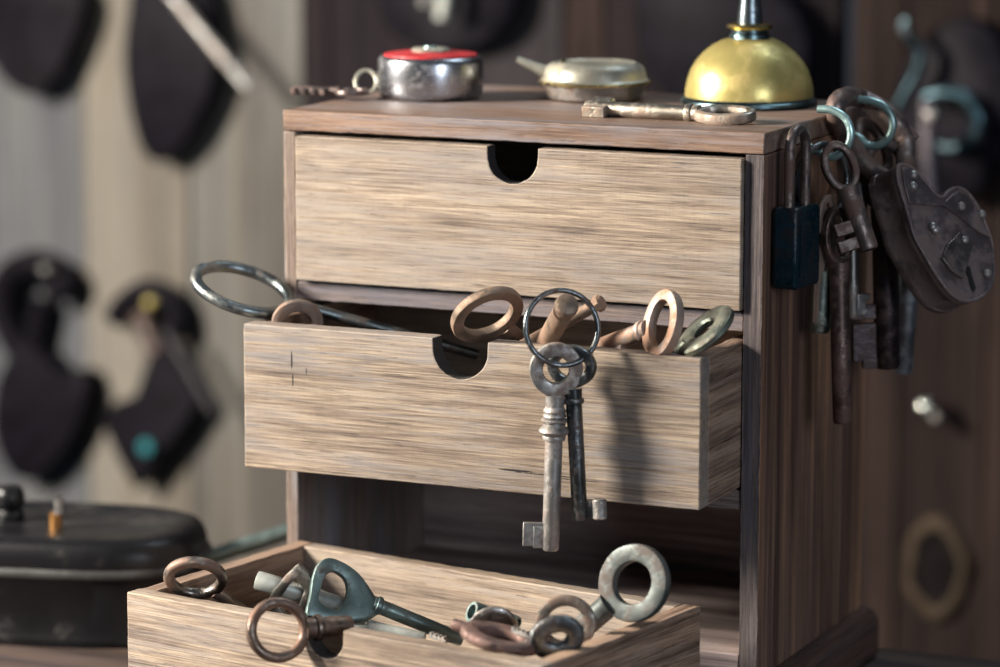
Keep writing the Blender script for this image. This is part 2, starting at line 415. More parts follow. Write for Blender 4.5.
# ------------------------------------------------------------------ drawers
def make_drawer(label, O, yaw, w, d, h, notch_x, notch_r, ft=.009, st=.0075, sidemat=None, fm='front', over=0.):
    root = thing('drawer', label, 'drawer', mat=Matrix.Translation(O) @ Matrix.Rotation(yaw, 4, 'Z'))
    # front with a half round finger notch
    pts = []; mats = []
    def seg(p, q, mt=0, n=None):
        L = math.dist(p, q); n = n or max(1, int(L/.004))
        for i in range(n):
            t = i/n; pts.append((p[0]+(q[0]-p[0])*t, p[1]+(q[1]-p[1])*t)); mats.append(mt)
    seg((-over, 0), (w, 0)); seg((w, 0), (w, h)); seg((w, h), (notch_x+notch_r, h))
    na = 22
    for i in range(na):
        a = -PI*(i-1)/(na-1) if i else 0; pts.append((notch_x+notch_r*math.cos(a), h-.0042+notch_r*math.sin(a) if 0 < i else h)); mats.append(1)
    seg((notch_x-notch_r, h), (-over, h)); seg((-over, h), (-over, 0))
    V3 = []
    for i, (x, z) in enumerate(pts):
        q = Vector((x*420, 3, z*420)); j = .00022 if mats[i] == 0 else .00045
        V3.append(Vector((x+noise.noise(q)*j, 0, z+noise.noise(q+Vector((0, 9, 0)))*j)))
    bm = bmesh.new(); prism(bm, V3, Vector((0, 0, 0)), Vector((0, ft, 0)), side_mi=lambda i: mats[i])
    o = obj('front_panel', bm, [M[fm], M['char']], root, smooth=False)
    m = o.modifiers.new('bevel', 'BEVEL'); m.width = .0006; m.segments = 2; m.limit_method = 'ANGLE'; m.angle_limit = math.radians(55)
    sm = sidemat or M['drawer_y']
    board('side_panel', (0.0001, ft+.0001, 0.0001), (st, d, h-.0004), sm, root)
    board('side_panel', (w-st, ft+.0001, 0.0001), (w-.0001, d, h-.0004), sm, root)
    board('back_panel', (st+.0001, d-.008, 0.0001), (w-st-.0001, d-.0001, h-.0004), M['front'], root)
    board('bottom_panel', (st+.0001, ft+.0001, .003), (w-st-.0001, d-.0081, .0065), M['inner'], root)
    return root
dw = .2238
make_drawer('closed top wooden drawer with a half round finger notch', Vector((.0078, -.003, .1951)), 0, dw-.0011, .128, .0683, .1115, .0125)
make_drawer('half open middle wooden drawer with keys hanging over its front', Vector((.0067, -.0512, .1139)), 0, dw, .128, .0675, .1085, .0135, ft=.0105, fm='front2', over=.0014)
D3O = Vector((-.0151, -.1263, .0012)); D3Y = -.1823
make_drawer('bottom wooden drawer pulled out and standing askew on the bench, full of keys', D3O, D3Y, .2245, .1263, .068, .112, .0095, st=.0088)
D3T = Matrix.Translation(D3O) @ Matrix.Rotation(D3Y, 4, 'Z')
def d3(x, y, z): return D3T @ Vector((x, y, z))
D3N = D3T.to_3x3() @ Vector((0, -1, 0))

# ------------------------------------------------------------------ bench
o = board('workbench_top', (-.42, -.42, -.03), (.75, .172, 0), M['table'], None, step=.05, jit=.0003, bev=.002)
tag(o, 'dark wooden bench top carrying the small cabinet', 'bench')

# ------------------------------------------------------------------ things on top of the cabinet
TZ = H+.0003
# tape measure
P = Vector((.0383, .082, TZ)); t = thing('tape_measure', 'round steel tape measure with a red top on the cabinet', 'tape measure', P)
R0 = .0256
bm = bmesh.new(); lathe(bm, [(0, 0), (R0*.9, 0), (R0*.97, .0012), (R0, .0035), (R0, .0172), (R0*.985, .0190), (R0*.95, .0201), (R0*.90, .0204), (R0*.89, .0198), (0, .0198)], seg=72); obj('case', bm, M['gunmetal'] if False else M['steelcase'] if 'steelcase' in M else metal('polished_case_steel', (.42,.43,.46), (.2,.18,.18), .02, .27, 1., 160, .0001, (.36,.37,.41)), t)
bm = bmesh.new(); lathe(bm, [(0, .0199), (R0*.885, .0199), (R0*.88, .0212), (R0*.6, .0222), (0, .0226)], seg=64); o = obj('face', bm, M['red'], t); o['label'] = 'red painted top face'
bm = bmesh.new(); lathe(bm, [(0, .0222), (R0*.36, .0222), (R0*.37, .0232), (R0*.33, .0240), (R0*.2, .0243), (R0*.18, .0236), (0, .0236)], seg=40); obj('hub', bm, M['zinc'], t)
bm = bmesh.new(); lathe(bm, [(0, .0237), (R0*.15, .0237), (R0*.14, .0248), (0, .0251)], seg=24); obj('button', bm, M['chrome'], t)
q = on_plane(366, 82, P, VF); q = q - P
bm = bmesh.new(); pts = [q + VR*(.0052*math.cos(a)) + VU*(.0058*math.sin(a)) + VF*.002*math.sin(a) for a in [2*PI*k/24 for k in range(24)]]
tube(bm, pts, .0010, 10, True); obj('handle', bm, M['zinc'], t)
# flat key behind the tape measure
P = atz(362, 91, H+.003); 
make_key('flat_key', 'dark toothed flat key lying at the back left behind the tape measure', 'key', atz(352,92,H+.0038), (atz(291,90,H+.0038)-atz(352,92,H+.0038)), Z, M['darkiron'], .030, .0022, (.010,.008,.003,.0028),
         bit=[(1, -.0295, -.012, .0042, .003, 3)])
# lens shaped oiler
P = Vector((.1140, .108, TZ)); t = thing('flat_oil_can', 'flat round pale metal oiler with a spout, between tape measure and brass oiler', 'oil can', P)
R1 = .0272
bm = bmesh.new(); lathe(bm, [(0, 0), (R1*.78, 0), (R1*.84, .001), (R1*.9, .0055), (R1*.93, .0078), (0, .0078)], seg=64); obj('lower_shell', bm, M['steel'], t)
bm = bmesh.new(); lathe(bm, [(0, .0076), (R1, .0078), (R1*1.01, .0084), (R1*.99, .0092), (0, .0092)], seg=64); o = obj('seam_ring', bm, M['brassrim'], t)
bm = bmesh.new(); lathe(bm, [(0, .0091), (R1*.97, .0092), (R1*.92, .0102), (R1*.90, .0135), (R1*.86, .0158), (R1*.78, .0172), (R1*.72, .0178), (R1*.70, .0174), (R1*.4, .0179), (0, .0181)], seg=64); obj('upper_shell', bm, M['zinc'], t)
a = on_plane(517, 59, P, VF)-P; b = on_plane(552, 75, P, VF)-P
bm = bmesh.new(); tube(bm, [a, a.lerp(b, .1), a.lerp(b, .5), b], [.0014, .0017, .0024, .0038], 16); obj('spout', bm, M['zinc'], t)
c = on_plane(560, 69, P, VF)-P
bm = bmesh.new(); lathe(bm, [(0, -.001), (.0052, -.001), (.0056, 0), (.0052, .001), (0, .001)], T=Matrix.Translation(c) @ (b-a).to_track_quat('Z', 'Y').to_matrix().to_4x4(), seg=32); obj('collar', bm, M['brassrim'], t)
# big key lying on the top
A = atz(725, 115, H+.0035); B = atz(586, 108, H+.0035)
make_key('bit_key', 'large pale worn key lying flat along the front of the cabinet top', 'key', A, B-A, Z+Vector((0,-.15,0)), M['zincworn'] if 'zincworn' in M else metal('pale_worn_iron', (.52,.47,.40), (.3,.22,.17), .5, .42), (B-A).length, .0036,
         (.0105, .0148, .0046, .0052), bit=[(-1, -(B-A).length+.0005, -(B-A).length+.0105, .0068, .0062, 0), (1, -(B-A).length+.001, -(B-A).length+.012, .0035, .0050, 0)],
         collars=[(-.0175, .0046, .004)])
# brass dome oiler
P = Vector((.1902, .1165, TZ)); t = thing('brass_oil_can', 'domed yellow brass oiler with upright steel spout at the cabinet top right', 'oil can', P)
R2 = .0318; k = R2
bm = bmesh.new(); lathe(bm, [(0, 0), (k*1.0, 0), (k*1.03, .0009), (k*1.02, .0022), (k*.985, .0030), (k*.97, .0038), (0, .0038)], seg=80); obj('base_rim', bm, M['bluesteel'], t)
dome = [(0, .0036)]+[(k*.965, .0037), (k*.962, .0070), (k*.935, .0115), (k*.88, .0165), (k*.80, .0208), (k*.69, .0248), (k*.56, .0281), (k*.42, .0304), (k*.30, .0316), (0, .0320)]
bm = bmesh.new(); lathe(bm, dome, seg=96); wobble(bm, .00025, 60); obj('dome', bm, M['brass'], t)
bm = bmesh.new(); lathe(bm, [(0, .0312), (k*.31, .0312), (k*.30, .0335), (k*.27, .0342), (k*.27, .0362), (0, .0362)], seg=40); obj('neck', bm, M['bluesteel'], t)
bm = bmesh.new(); lathe(bm, [(0, .0360), (k*.33, .0360), (k*.35, .0370), (k*.33, .0381), (k*.27, .0386), (0, .0386)], seg=40); o = obj('collar', bm, M['brassrim'], t)
bm = bmesh.new(); lathe(bm, [(0, .0384), (k*.19, .0384), (k*.185, .043), (k*.15, .052), (k*.13, .065), (k*.09, .10), (k*.06, .13), (0, .13)], seg=32); obj('spout', bm, M['teal'] if False else M['bluesteel2'] if 'bluesteel2' in M else metal('spout_steel', (.26,.31,.34), (.15,.15,.14), .2, .3), t)

# ------------------------------------------------------------------ middle drawer contents
def px(P, n): return n*mpp(P)
# large ring with long rod
A = aty(243, 289.5, -.026); B = aty(478, 355, .028); s = mpp(A)
n = cv(.3, .85, -.45)
make_key('ring_handled_rod', 'long iron rod with a big round ring end, resting over the middle drawer left side', 'rod', A, B-A, n, M['ironring'] if 'ironring' in M else metal('mottled_iron', (.27,.31,.32), (.17,.14,.12), .35, .36), (B-A).length, .0026, (.0228, .0256, .0056, .0056, .95), stem0=-.0240)
# small round bow
A = aty(297.5, 322, -.0345)
make_key('small_key', 'rusty key bow peeping over the left end of the middle drawer', 'key', A, cv(.1,-1,.35), cv(0,.35,-1), M['rust'], .05, .0028, (.0120, .0108, .0056, .0042, .4))
# tilted tan bow
A = aty(487, 314.5, -.046)
make_key('tan_key', 'tan rusted key with a big tilted oval bow above the middle drawer notch', 'key', A, cv(.52,-.38,.76), cv(-.6,.3,-.75)if False else cv(-.55,.45,-.7).cross(cv(.52,-.38,.76)).cross(cv(.52,-.38,.76))*-1, M['tanrust'], .052, .0036, (.0172, .0163, .0056, .0045, .38))
# two bolts
A = aty(568, 303, -.0690); B = A + (aty(551.5, 333, -.046)-A).normalized()*.045
t = thing('rusty_bolt', 'thick rusty bolt end poking up through the wire key ring', 'bolt', A)
def bolt(t, A, B, r, mat, head=None):
    T = Matrix.Translation(A-Vector(t.location)) @ (B-A).to_track_quat('Z', 'Y').to_matrix().to_4x4(); L = (B-A).length
    bm = bmesh.new()
    if head: lathe(bm, [(0, L), (r, L), (r, .004), (r*.9, .003), (0, .003)][::-1], T=T, seg=28)
    else: lathe(bm, [(0, 0), (r*.6, .0002), (r*.92, .0011), (r, .0025), (r*1.02, L*.1), (r*.88, L*.14), (r*.88, L), (0, L)], T=T, seg=28)
    wobble(bm, .0002); obj('shank', bm, mat, t)
    if head:
        bm = bmesh.new(); lathe(bm, [(0, 0), (head*.7, 0), (head, .0012), (head, .0035), (head*.6, .0045), (0, .0045)], T=T, seg=8); wobble(bm, .0002); obj('head', bm, mat, t)
bolt(t, A, B, .0053, M['tanrust'])
A = aty(603, 301, -.038); B = A + cv(-.80,-.45,.4)*.05
t = thing('hex_bolt', 'small rusty bolt with a knobbed head behind the wire key ring', 'bolt', A)
bolt(t, A, B, .0028, M['tanrust'], .0040)
# pink rusted key
A = aty(663, 324, -.040)
dn = cv(-.58,-.22,.78)
make_key('pink_rusted_key', 'pale pinkish rusted key with upright oval bow, right of the wire ring', 'key', A, dn, cv(-.95,.3,-.578), M['pinkrust'], .045, .0040, (.0158, .0125, .0052, .0050, .4),
         bit=(1, -.044, -.028, .008, .0035, 1), collars=[(-.0145,.0050,.004)])
# green coin bow
A = aty(705.5, 331, -.036)
dn = cv(-.25,-.72,.55)
make_key('thick_bow_key', 'dark green grey key whose thick round bow leans at the middle drawer right end', 'key', A, cv(-.7,-.55,.16), cv(-.63,.71,-.31), M['teal'] if False else metal('green_bronze', (.22,.25,.21), (.13,.12,.09), .5, .4, .85), .045, .003, (.0152, .0152, .0098, .0046))

# wire ring and the two hanging keys
RC = aty(561.5, 328, -.0645); nrm = cv(.30, .12, -1)
t = thing('key_ring', 'thin wire key ring hanging on a bolt before the middle drawer', 'key ring', RC)
bm = bmesh.new(); zz = (VU - nrm*VU.dot(nrm)).normalized(); xx = nrm.cross(zz)
pts = [(xx*math.cos(a)+zz*math.sin(a))*.0165 + nrm*(.0009*math.sin((a+.6)/2)) for a in [2*PI*k/64 for k in range(64)]]
tube(bm, pts, .00125, 12, True); obj('wire', bm, M['gunmetal'], t)
A = aty(556, 369.5, -.0665); B = aty(550.5, 550, -.0665); s = mpp(A)
make_key('hanging_key', 'long baluster necked steel key hanging in front on the wire ring', 'key', A, B-A, cv(.06,0,-1), M['dullsteel'], (B-A).length, 8.9*s, (27*s, 27.5*s, 14*s, .0042, .4),
         bit=[(-1, -(B-A).length+.0010, -(B-A).length+.0110, .0040, .0030, 0), (-1, -(B-A).length+.0018, -(B-A).length+.0125, .0086, .0024, 0)], tip='tube', stem0=-.0115)
root = bpy.data.objects['hanging_key']
def collars(root, mat, prof, name='collar'):
    bm = bmesh.new(); lathe(bm, prof, seg=32); obj(name, bm, mat, root)
collars(root, M['dullsteel'], [(0,-0.0238),(.0036,-0.0238),(.0056,-0.0232),(.0059,-0.0226),(.0054,-0.0220),(.0045,-0.0218),(0,-0.0218)][::1])
collars(root, M['dullsteel'], [(0,-0.0315),(.0048,-0.0315),(.0052,-0.0305),(.0050,-0.0295),(.0062,-0.0285),(.0068,-0.0275),(.0062,-0.0263),(.0050,-0.0255),(.0050,-0.0240),(0,-0.0240)])
collars(root, M['dullsteel'], [(0,-0.0216),(.0042,-0.0216),(.0052,-0.0208),(.0048,-0.0196),(.0052,-0.0184),(.0044,-0.0174),(.0042,-0.0165),(0,-0.0165)])
A = aty(572, 366, -.0615); B = aty(580, 520, -.0625); s = mpp(A)
make_key('hanging_key', 'shorter dark steel key hanging behind the other on the wire ring', 'key', A, B-A, cv(-.42,.05,-1), M['gunmetal'], (B-A).length, 8.2*s, (26*s, 22*s, 11*s, .0042),
         bit=[(1, -(B-A).length+.0008, -(B-A).length+.0088, .0046, .0028, 0)], collars=[(-.0155, .0047, .0032)], stem0=-.010)
k2 = bpy.data.objects['hanging_key.001'] if 'hanging_key.001' in bpy.data.objects else None
if k2:
    L2 = (B-A).length; bm = bmesh.new()
    lathe(bm, [(0,-.0045),(.0026,-.0045),(.0032,-.0038),(.0032,.0038),(.0026,.0045),(0,.0045)], T=Matrix.Translation((-.0094, -.0005, -L2+.0050)), seg=20); obj('bit_pin', bm, M['dullsteel'], k2)

# ------------------------------------------------------------------ bottom drawer contents
# left bow on the front rim
A = atz(195.5, 578, .0765)
make_key('round_bow_key', 'brown iron key with wide bow on the far left corner of the bottom drawer', 'key', A, cv(.6,-.50,.60), cv(.0,-.76,-.65), M['dullsteel'] if False else metal('brown_steel', (.33,.30,.27), (.2,.13,.10), .5, .34), .040, .0028, (.0142, .0146, .0050, .0050, .8))
# steel tube key
A = atz(257, 580, .073); B = atz(352, 609, .062)
t = thing('tubular_key', 'bright steel tube lying in the bottom drawer behind the angular bow', 'key barrel', A)
bm = bmesh.new(); T = (B-A).to_track_quat('Z', 'Y').to_matrix().to_4x4(); r = .0044
lathe(bm, [(0, .004), (r*.6, .004), (r*.65, 0), (r*.95, 0), (r, .0008), (r, .010), (r*.93, .0105), (r*.93, (B-A).length), (0, (B-A).length)], T=T, seg=36); obj('barrel', bm, M['bright'], t)
bm = bmesh.new(); prism(bm, [T @ Vector(q) for q in ((.003,0,.022),(.010,0,.022),(.010,0,.029),(.007,0,.029),(.007,0,.031),(.003,0,.031))], T.to_3x3() @ Vector((0,-.0014,0)), T.to_3x3() @ Vector((0,.0014,0))); obj('bit', bm, M['dullsteel'], t)
def traced(P0, n, down):
    F = frame(P0, down, n); Fi = F.inverted(); nn = F.to_3x3() @ Vector((0,1,0))
    def f(x, y):
        q = Fi @ on_plane(x, y, P0, nn); return (q.x, q.z)
    return F, f
# angular bow
def traced_key(name, label, P0, n, down, outer, inner, t, mat, L, r, smooth=True, ismooth=True, sz=None, group=None, e=.5, cen=None, bit=None, collars=()):
    F, f = traced(P0, n, down)
    O = [f(*q) for q in outer]; I = [f(*q) for q in inner]
    c = (sum(q[0] for q in I)/len(I), sum(q[1] for q in I)/len(I))
    rz = -min(q[1] for q in O)-.0012
    return make_key(name, label, 'key', P0, down, n, mat, L, r, dict(outer=polyfn(O, c, smooth), inner=polyfn(I, c, ismooth), t=t, rz=rz if sz is None else sz, e=e), group=group, bit=bit, collars=collars)
Z8 = lambda x, y: (110+.3*x, 500+.3*y)
A = d3(.088, .020, 0); A = on_plane(*Z8(615, 300), A, cv(0, .25, -1))
traced_key('angular_key', 'grey key with an angular diamond bow in the bottom drawer', A, cv(-.15,.3,-1), cv(-.1,-1,.2), [Z8(*q) for q in ((630,208),(662,240),(692,290),(668,352),(642,398),(600,420),(560,400),(520,345),(545,300),(590,245))],
           [Z8(*q) for q in ((618,262),(640,285),(650,300),(632,345),(612,378),(588,380),(565,345),(575,318),(598,285))], .0045, M['steel'] if False else metal('grey_iron', (.42,.41,.38), (.22,.16,.13), .45, .4), .036, .003, smooth=False, ismooth=False)
# teal key
A = on_plane(*Z8(775, 305), d3(.115, .040, 0), cv(0, .2, -1)); B = on_plane(462, 640, A+VF*.012, VF)
traced_key('painted_key', 'green grey key with a large rounded triangular bow in the bottom drawer', A, cv(.0,.45,-1), B-A, [Z8(*q) for q in ((672,262),(690,215),(725,194),(775,210),(830,250),(880,320),(898,352),(880,392),(810,410),(740,404),(668,392),(650,380),(664,320))],
           [Z8(*q) for q in ((712,262),(740,240),(775,262),(788,300),(776,345),(755,368),(722,360),(694,336),(700,300))], .0042, M['teal'], (B-A).length, .0034, sz=.0150, e=.45, collars=[(-.0175, .0044, .0035)])
kk = bpy.data.objects['painted_key']; 
F, f = traced(A, cv(.0,.45,-1), B-A); 
bm = bmesh.new(); c = f(*Z8(820, 342)); prism(bm, [Vector((c[0]+.0022*u, .0, c[1]+.0017*v)) for u, v in ((-1,-1),(1,-1),(1,1),(-1,1))], Vector((0,.0020,0)), Vector((0,.00245,0))); 
o = obj('stamp', bm, M['teal'], kk)
# round bow hanging out of the notch
A = on_plane(278, 630, d3(.08, -.0105, 0), D3N)
nn = cv(.42,.1,-.9); dn = cv(.9,.02,.42)
make_key('notch_key', 'rusty brown round bow key sticking out through the bottom drawer notch', 'key', A, dn, nn, metal('brown_iron_bow', (.27,.21,.175), (.17,.10,.07), .5, .36), .034, .0046, (.0142, .0146, .0046, .0048, .85), collars=[(-.0185,.0060,.004)])
# pale shaft low in the drawer
A = atz(352, 624, .056); B = atz(425, 640, .050)
make_key('pale_shaft_key', 'pale steel key shaft lying beneath the green grey key', 'key', A, B-A, Z, M['bright'], (B-A).length, .0034, (.0085,.0095,.0035,.004))
Z9 = lambda x, y: (400+.3*x, 500+.3*y)
# tubes and discs in the middle
def rod(name, label, cat, A, B, r, mat, tube_=True):
    t = thing(name, label, cat, A); T = (B-A).to_track_quat('Z', 'Y').to_matrix().to_4x4(); L = (B-A).length; bm = bmesh.new()
    lathe(bm, [(0, r*1.2 if tube_ else 0), (r*.6, r*1.2 if tube_ else 0), (r*.68, 0), (r*.94, 0), (r, r*.15), (r, L-r*.15), (r*.9, L), (0, L)], T=T, seg=32); wobble(bm, .0001); obj('barrel', bm, mat, t); return t, T, L
zr = .062
P0 = d3(.165, .055, .06)
rod('steel_barrel', 'short green grey steel barrel, left of two in the bottom drawer', 'key barrel', on_plane(*Z9(238, 372), P0, VF), on_plane(*Z9(318, 402), P0+VF*.006, VF), .0048, M['teal'])
rod('steel_barrel', 'short dark green barrel, right of two in the bottom drawer', 'key barrel', on_plane(*Z9(392, 412), P0-VF*.003, VF), on_plane(*Z9(318, 378), P0+VF*.004, VF), .0031, M['teal'])
A = on_plane(*Z9(312, 428), P0-VF*.009, VF)
make_key('coin_bow_key', 'grey steel key bow seen flat before the two short barrels', 'key', A, cv(-.1,-.85,.5), cv(.1,.45,-.9), M['steel'], .02, .002, (.0108, .0112, .0085, .0035))
A = on_plane(*Z9(335, 462), d3(.185, .018, .068), VF)
make_key('flat_lying_key', 'brown rusty oval key bow lying nearly flat on the bottom drawer rim', 'key', A, cv(-1,.28,.3), cv(.24,.94,-.20), metal('purple_rust', (.24,.17,.155), (.17,.10,.085), .6, .45), .022, .0026, (.0165, .0175, .0085, .0052))
A = on_plane(*Z9(553, 412), d3(.2, .05, .062), VF)
make_key('upright_ring_key', 'grey brown key bow standing upright like an arch in the bottom drawer', 'key', A, cv(.1,-1,.1), cv(-.1,.15,-1), metal('grey_brown_iron', (.30,.28,.25), (.2,.14,.11), .55, .4), .03, .0028, (.0130, .0125, .0048, .0042))
A = on_plane(*Z9(522, 458), d3(.2, .02, .07), VF)
make_key('dark_disc_key', 'dark round key bow with small bright hole near the bottom drawer front right', 'key', A, cv(.2,-.9,.3), cv(-.1,.55,-.85), M['gunmetal'], .02, .003, (.0120, .0100, .0077, .0046))
# large steel bow over the right side
A = on_plane(634.5, 583, d3(.214, .075, .09), VF)
make_key('washer_bow_key', 'large grey steel key with washer like bow on the right rim of the bottom drawer', 'key', A, cv(-.68,-.62,.35), cv(-.50,.12,-.85), M['greensteel'] if 'greensteel' in M else metal('grey_green_steel', (.15,.17,.165), (.11,.09,.08), .5, .5, .5), .036, .0052, (.0168, .0172, .0078, .0055, .4), stem0=-.0152)
# loose small teeth
for i, (x, y, lab) in enumerate(((130, 458, 'tiny toothed grey lock part among the keys, nearest the green key shaft'), (405, 440, 'tiny toothed grey lock part beside the upright arch bow'))):
    A = on_plane(*Z9(x, y), d3(.15+.05*i, .03, .062), VF)
    bm = bmesh.new(); pts = [Vector((-.008, 0, -.002)), Vector((.008, 0, -.002))]
    for q in range(4): xx0 = .008-q*.004; pts += [Vector((xx0, 0, .002)), Vector((xx0-.002, 0, .002)), Vector((xx0-.002, 0, .0005)), Vector((xx0-.0038, 0, .0005))]
    prism(bm, pts, Vector((0,-.002,0)), Vector((0,.002,0))); o = obj('toothed_bar', bm, M['dullsteel']); o.matrix_world = frame(A, Vector((-.1,0,-1)), Vector((-.3,-1,.2))) @ Matrix.Scale(.6, 4)
    tag(o, lab, 'lock part')

# ------------------------------------------------------------------ hooks and locks on the right side
def hook(label, pts, y, x_in):
    P = [aty(a, b, y) for a, b in pts]; P[0].x = x_in
    t = thing('cup_hook', label, 'hook', P[0]); c = catmull([p-P[0] for p in P], False, 10)
    bm = bmesh.new(); tube(bm, c, .00185, 14); obj('wire', bm, M['chrome'], t)
    return t
HY1, HY2 = .050, .100
hook('teal steel hook screwed in the cabinet side nearest the front, holding keys', [(798,139),(806,144),(818,152),(832,157),(846,149),(851,134),(846,119),(833,110.5),(818,109)], HY1, .2385)
hook('teal steel hook at the back of the cabinet side, holding the big padlock', [(850,130),(858,137),(868,145),(880,145),(890,136),(893,122),(886,108),(872,101),(857,99)], HY2, .2385)
# small blue padlock on hook one
def padlock(name, label, T, bw, bh, bt, rs, sh, mat, smat, corner=.003, sw=None):
    t = thing(name, label, 'padlock', mat=T); sw = sw or bw*.33
    bm = bmesh.new(); pts = []
    for cx, cz, a0 in ((bw/2-corner, bh-corner, 0), (-bw/2+corner, bh-corner, PI/2), (-bw/2+corner, corner, PI), (bw/2-corner, corner, 1.5*PI)):
        for k in range(6): a = a0+PI/2*k/5; pts.append(Vector((cx+corner*math.cos(a), 0, -cz0+cz+corner*math.sin(a)) if False else (cx+corner*math.cos(a), 0, cz-bh+corner*math.sin(a))))
    prism(bm, pts, Vector((0,-bt/2,0)), Vector((0,bt/2,0))); o = obj('body', bm, mat, t)
    m = o.modifiers.new('bevel', 'BEVEL'); m.width = bt*.14; m.segments = 3; m.limit_method = 'ANGLE'; m.angle_limit = math.radians(50)
    bm = bmesh.new(); P = [Vector((-sw, 0, -.004)), Vector((-sw, 0, sh-sw))]+[Vector((-sw*math.cos(a), 0, sh-sw+sw*math.sin(a))) for a in [PI*k/12 for k in range(1, 12)]]+[Vector((sw, 0, sh-sw)), Vector((sw, 0, -.004))]
    tube(bm, P, rs, 14); obj('shackle', bm, smat, t)
    for s_ in (-1, 1):
        bm = bmesh.new(); prism(bm, [Vector((x*bw*.36, 0, -bh*.5+z*bh*.34)) for x, z in ((-1,-1),(1,-1),(1,1),(-1,1))], Vector((0,s_*(bt/2-.0002),0)), Vector((0,s_*(bt/2+.0006),0))); obj('face_plate', bm, mat, t)
    return t
A = atx(797, 205, .2485)
padlock('small_padlock', 'small dark blue padlock hanging flat against the cabinet side', frame(A, Vector((0,0,-1)), Vector((1,-.1,0))), .026, .037, .012, .0024, .034, M['bluelock'], M['darkiron'], sw=.0085)
# ring on hook one
A = aty(822, 183, .052); t = thing('loop_ring', 'plain dark steel ring on the front hook carrying hanging keys', 'ring', A)
bm = bmesh.new(); n_ = Vector((.93, -.35, 0)).normalized(); ux = n_.cross(Z)
tube(bm, [(ux*math.cos(a)+Z*math.sin(a))*.0178 for a in [2*PI*k/48 for k in range(48)]], .0016, 12, True); obj('wire', bm, M['gunmetal'], t)
# rusty key on hook one
Z3 = lambda x, y: (750+.3*x, 60+.3*y); Z4 = lambda x, y: (750+.3*x, 230+.3*y)
A = aty(840, 167, .045); B = aty(869, 250, .040); s = mpp(A); L = (B-A).length
make_key('oval_bow_key', 'dark rusty key with open oval bow hanging on the front hook', 'key', A, B-A, cv(.15,.1,-1), M['darkiron'], L, .0048, (18.5*s, 27*s, 8*s, .0048, .6),
         bit=[(-1, -L+.002, -L+.0075, .0085, .004, 0), (-1, -L+.0095, -L+.0155, .0075, .004, 0)])
# keys on the ring
A = aty(824, 238, .046); B = aty(819, 332, .046); L = (B-A).length
make_key('barrel_key', 'key with short greenish steel barrel on the ring at the cabinet side', 'key', A, B-A, Vector((1,-.15,0)), M['teal'] if False else metal('greenish_steel', (.36,.42,.38), (.2,.2,.16), .3, .33), L, .0052, (.010,.0145,.004,.0038), stem0=-.0145, bowmat=M['darkiron'], tip='tube')
A = aty(826, 216, .043); B = aty(816, 322, .041)
o = None; bm = bmesh.new(); F = frame(A, B-A, Vector((1,-.1,0))); L = (B-A).length
flat_ring(bm, ell(.0085,.010), ell(.0045,.006), .0018)
prism(bm, [Vector(q) for q in ((-.004,0,-.0095),(.004,0,-.0095),(.0042,0,-L*.6),(.0018,0,-L),(-.0018,0,-L),(-.0042,0,-L*.6))], Vector((0,-.0009,0)), Vector((0,.0009,0)))
o = obj('leaf_key', bm, M['rust']); o.matrix_world = F; tag(o, 'thin rusty flat key seen edge on beside the greenish barrel', 'key')
A = aty(838, 236, .044); B = aty(842.5, 423, .044); L = (B-A).length
make_key('long_rod_key', 'longest brown iron key rod hanging lowest at the cabinet side', 'key', A, B-A, Vector((1,-.5,0)), metal('brown_rod_iron', (.19,.135,.12), (.13,.075,.06), .5, .4, .9), L, .0045, (.0095,.0135,.0038,.0042), collars=[(-.0165,.0038,.003),(-.0215,.0042,.003)], tip='tube')
# dark thick key behind on hook two
A = aty(884, 175, .105); B = aty(887.5, 368, .105); L = (B-A).length
make_key('thick_dark_key', 'thick nearly black iron key hanging behind, below the big padlock shackle', 'key', A, B-A, cv(.1,0,-1), metal('near_black_iron', (.075,.06,.065), (.06,.035,.03), .5, .34, .9), L, .0062, (.012,.018,.005,.005), tip='tube',
         bit=[(-1, -L+.004, -L+.022, .0105, .004, 0), (-1, -L+.0005, -L+.006, .006, .0045, 0), (-1, -L+.024, -L+.031, .011, .0045, 1)])
A = aty(852, 205, .085); B = aty(853, 318, .085); L = (B-A).length
make_key('slim_steel_key', 'slim pale steel key hanging between the oval bow key and the black key', 'key', A, B-A, cv(.5,0,-1), M['steel'], L, .0026, (.008,.012,.0035,.003), bit=(1, -L+.001, -L+.011, .006, .004, 1))
A = aty(913, 215, .16); B = aty(903, 372, .17); L = (B-A).length
make_key('grey_flat_key', 'blurred grey steel bar key hanging behind the big padlock', 'key', A, B-A, cv(.3,0,-1), metal('blue_grey_steel', (.34,.38,.42), (.2,.2,.2), .2, .4), L, .0048, (.010,.014,.004,.004))
# second ring and small lock end on hook two
A = aty(873, 147, .112); t = thing('loop_ring', 'thick brown iron ring on the back hook inside the padlock shackle', 'ring', A)
bm = bmesh.new(); n_ = cv(.75,.35,-.5); ux = n_.cross(Z).normalized(); uz = ux.cross(n_).normalized()
tube(bm, [(ux*math.cos(a)+uz*math.sin(a))*.0125 for a in [2*PI*k/40 for k in range(40)]], .0026, 12, True); obj('wire', bm, M['darkiron'], t)

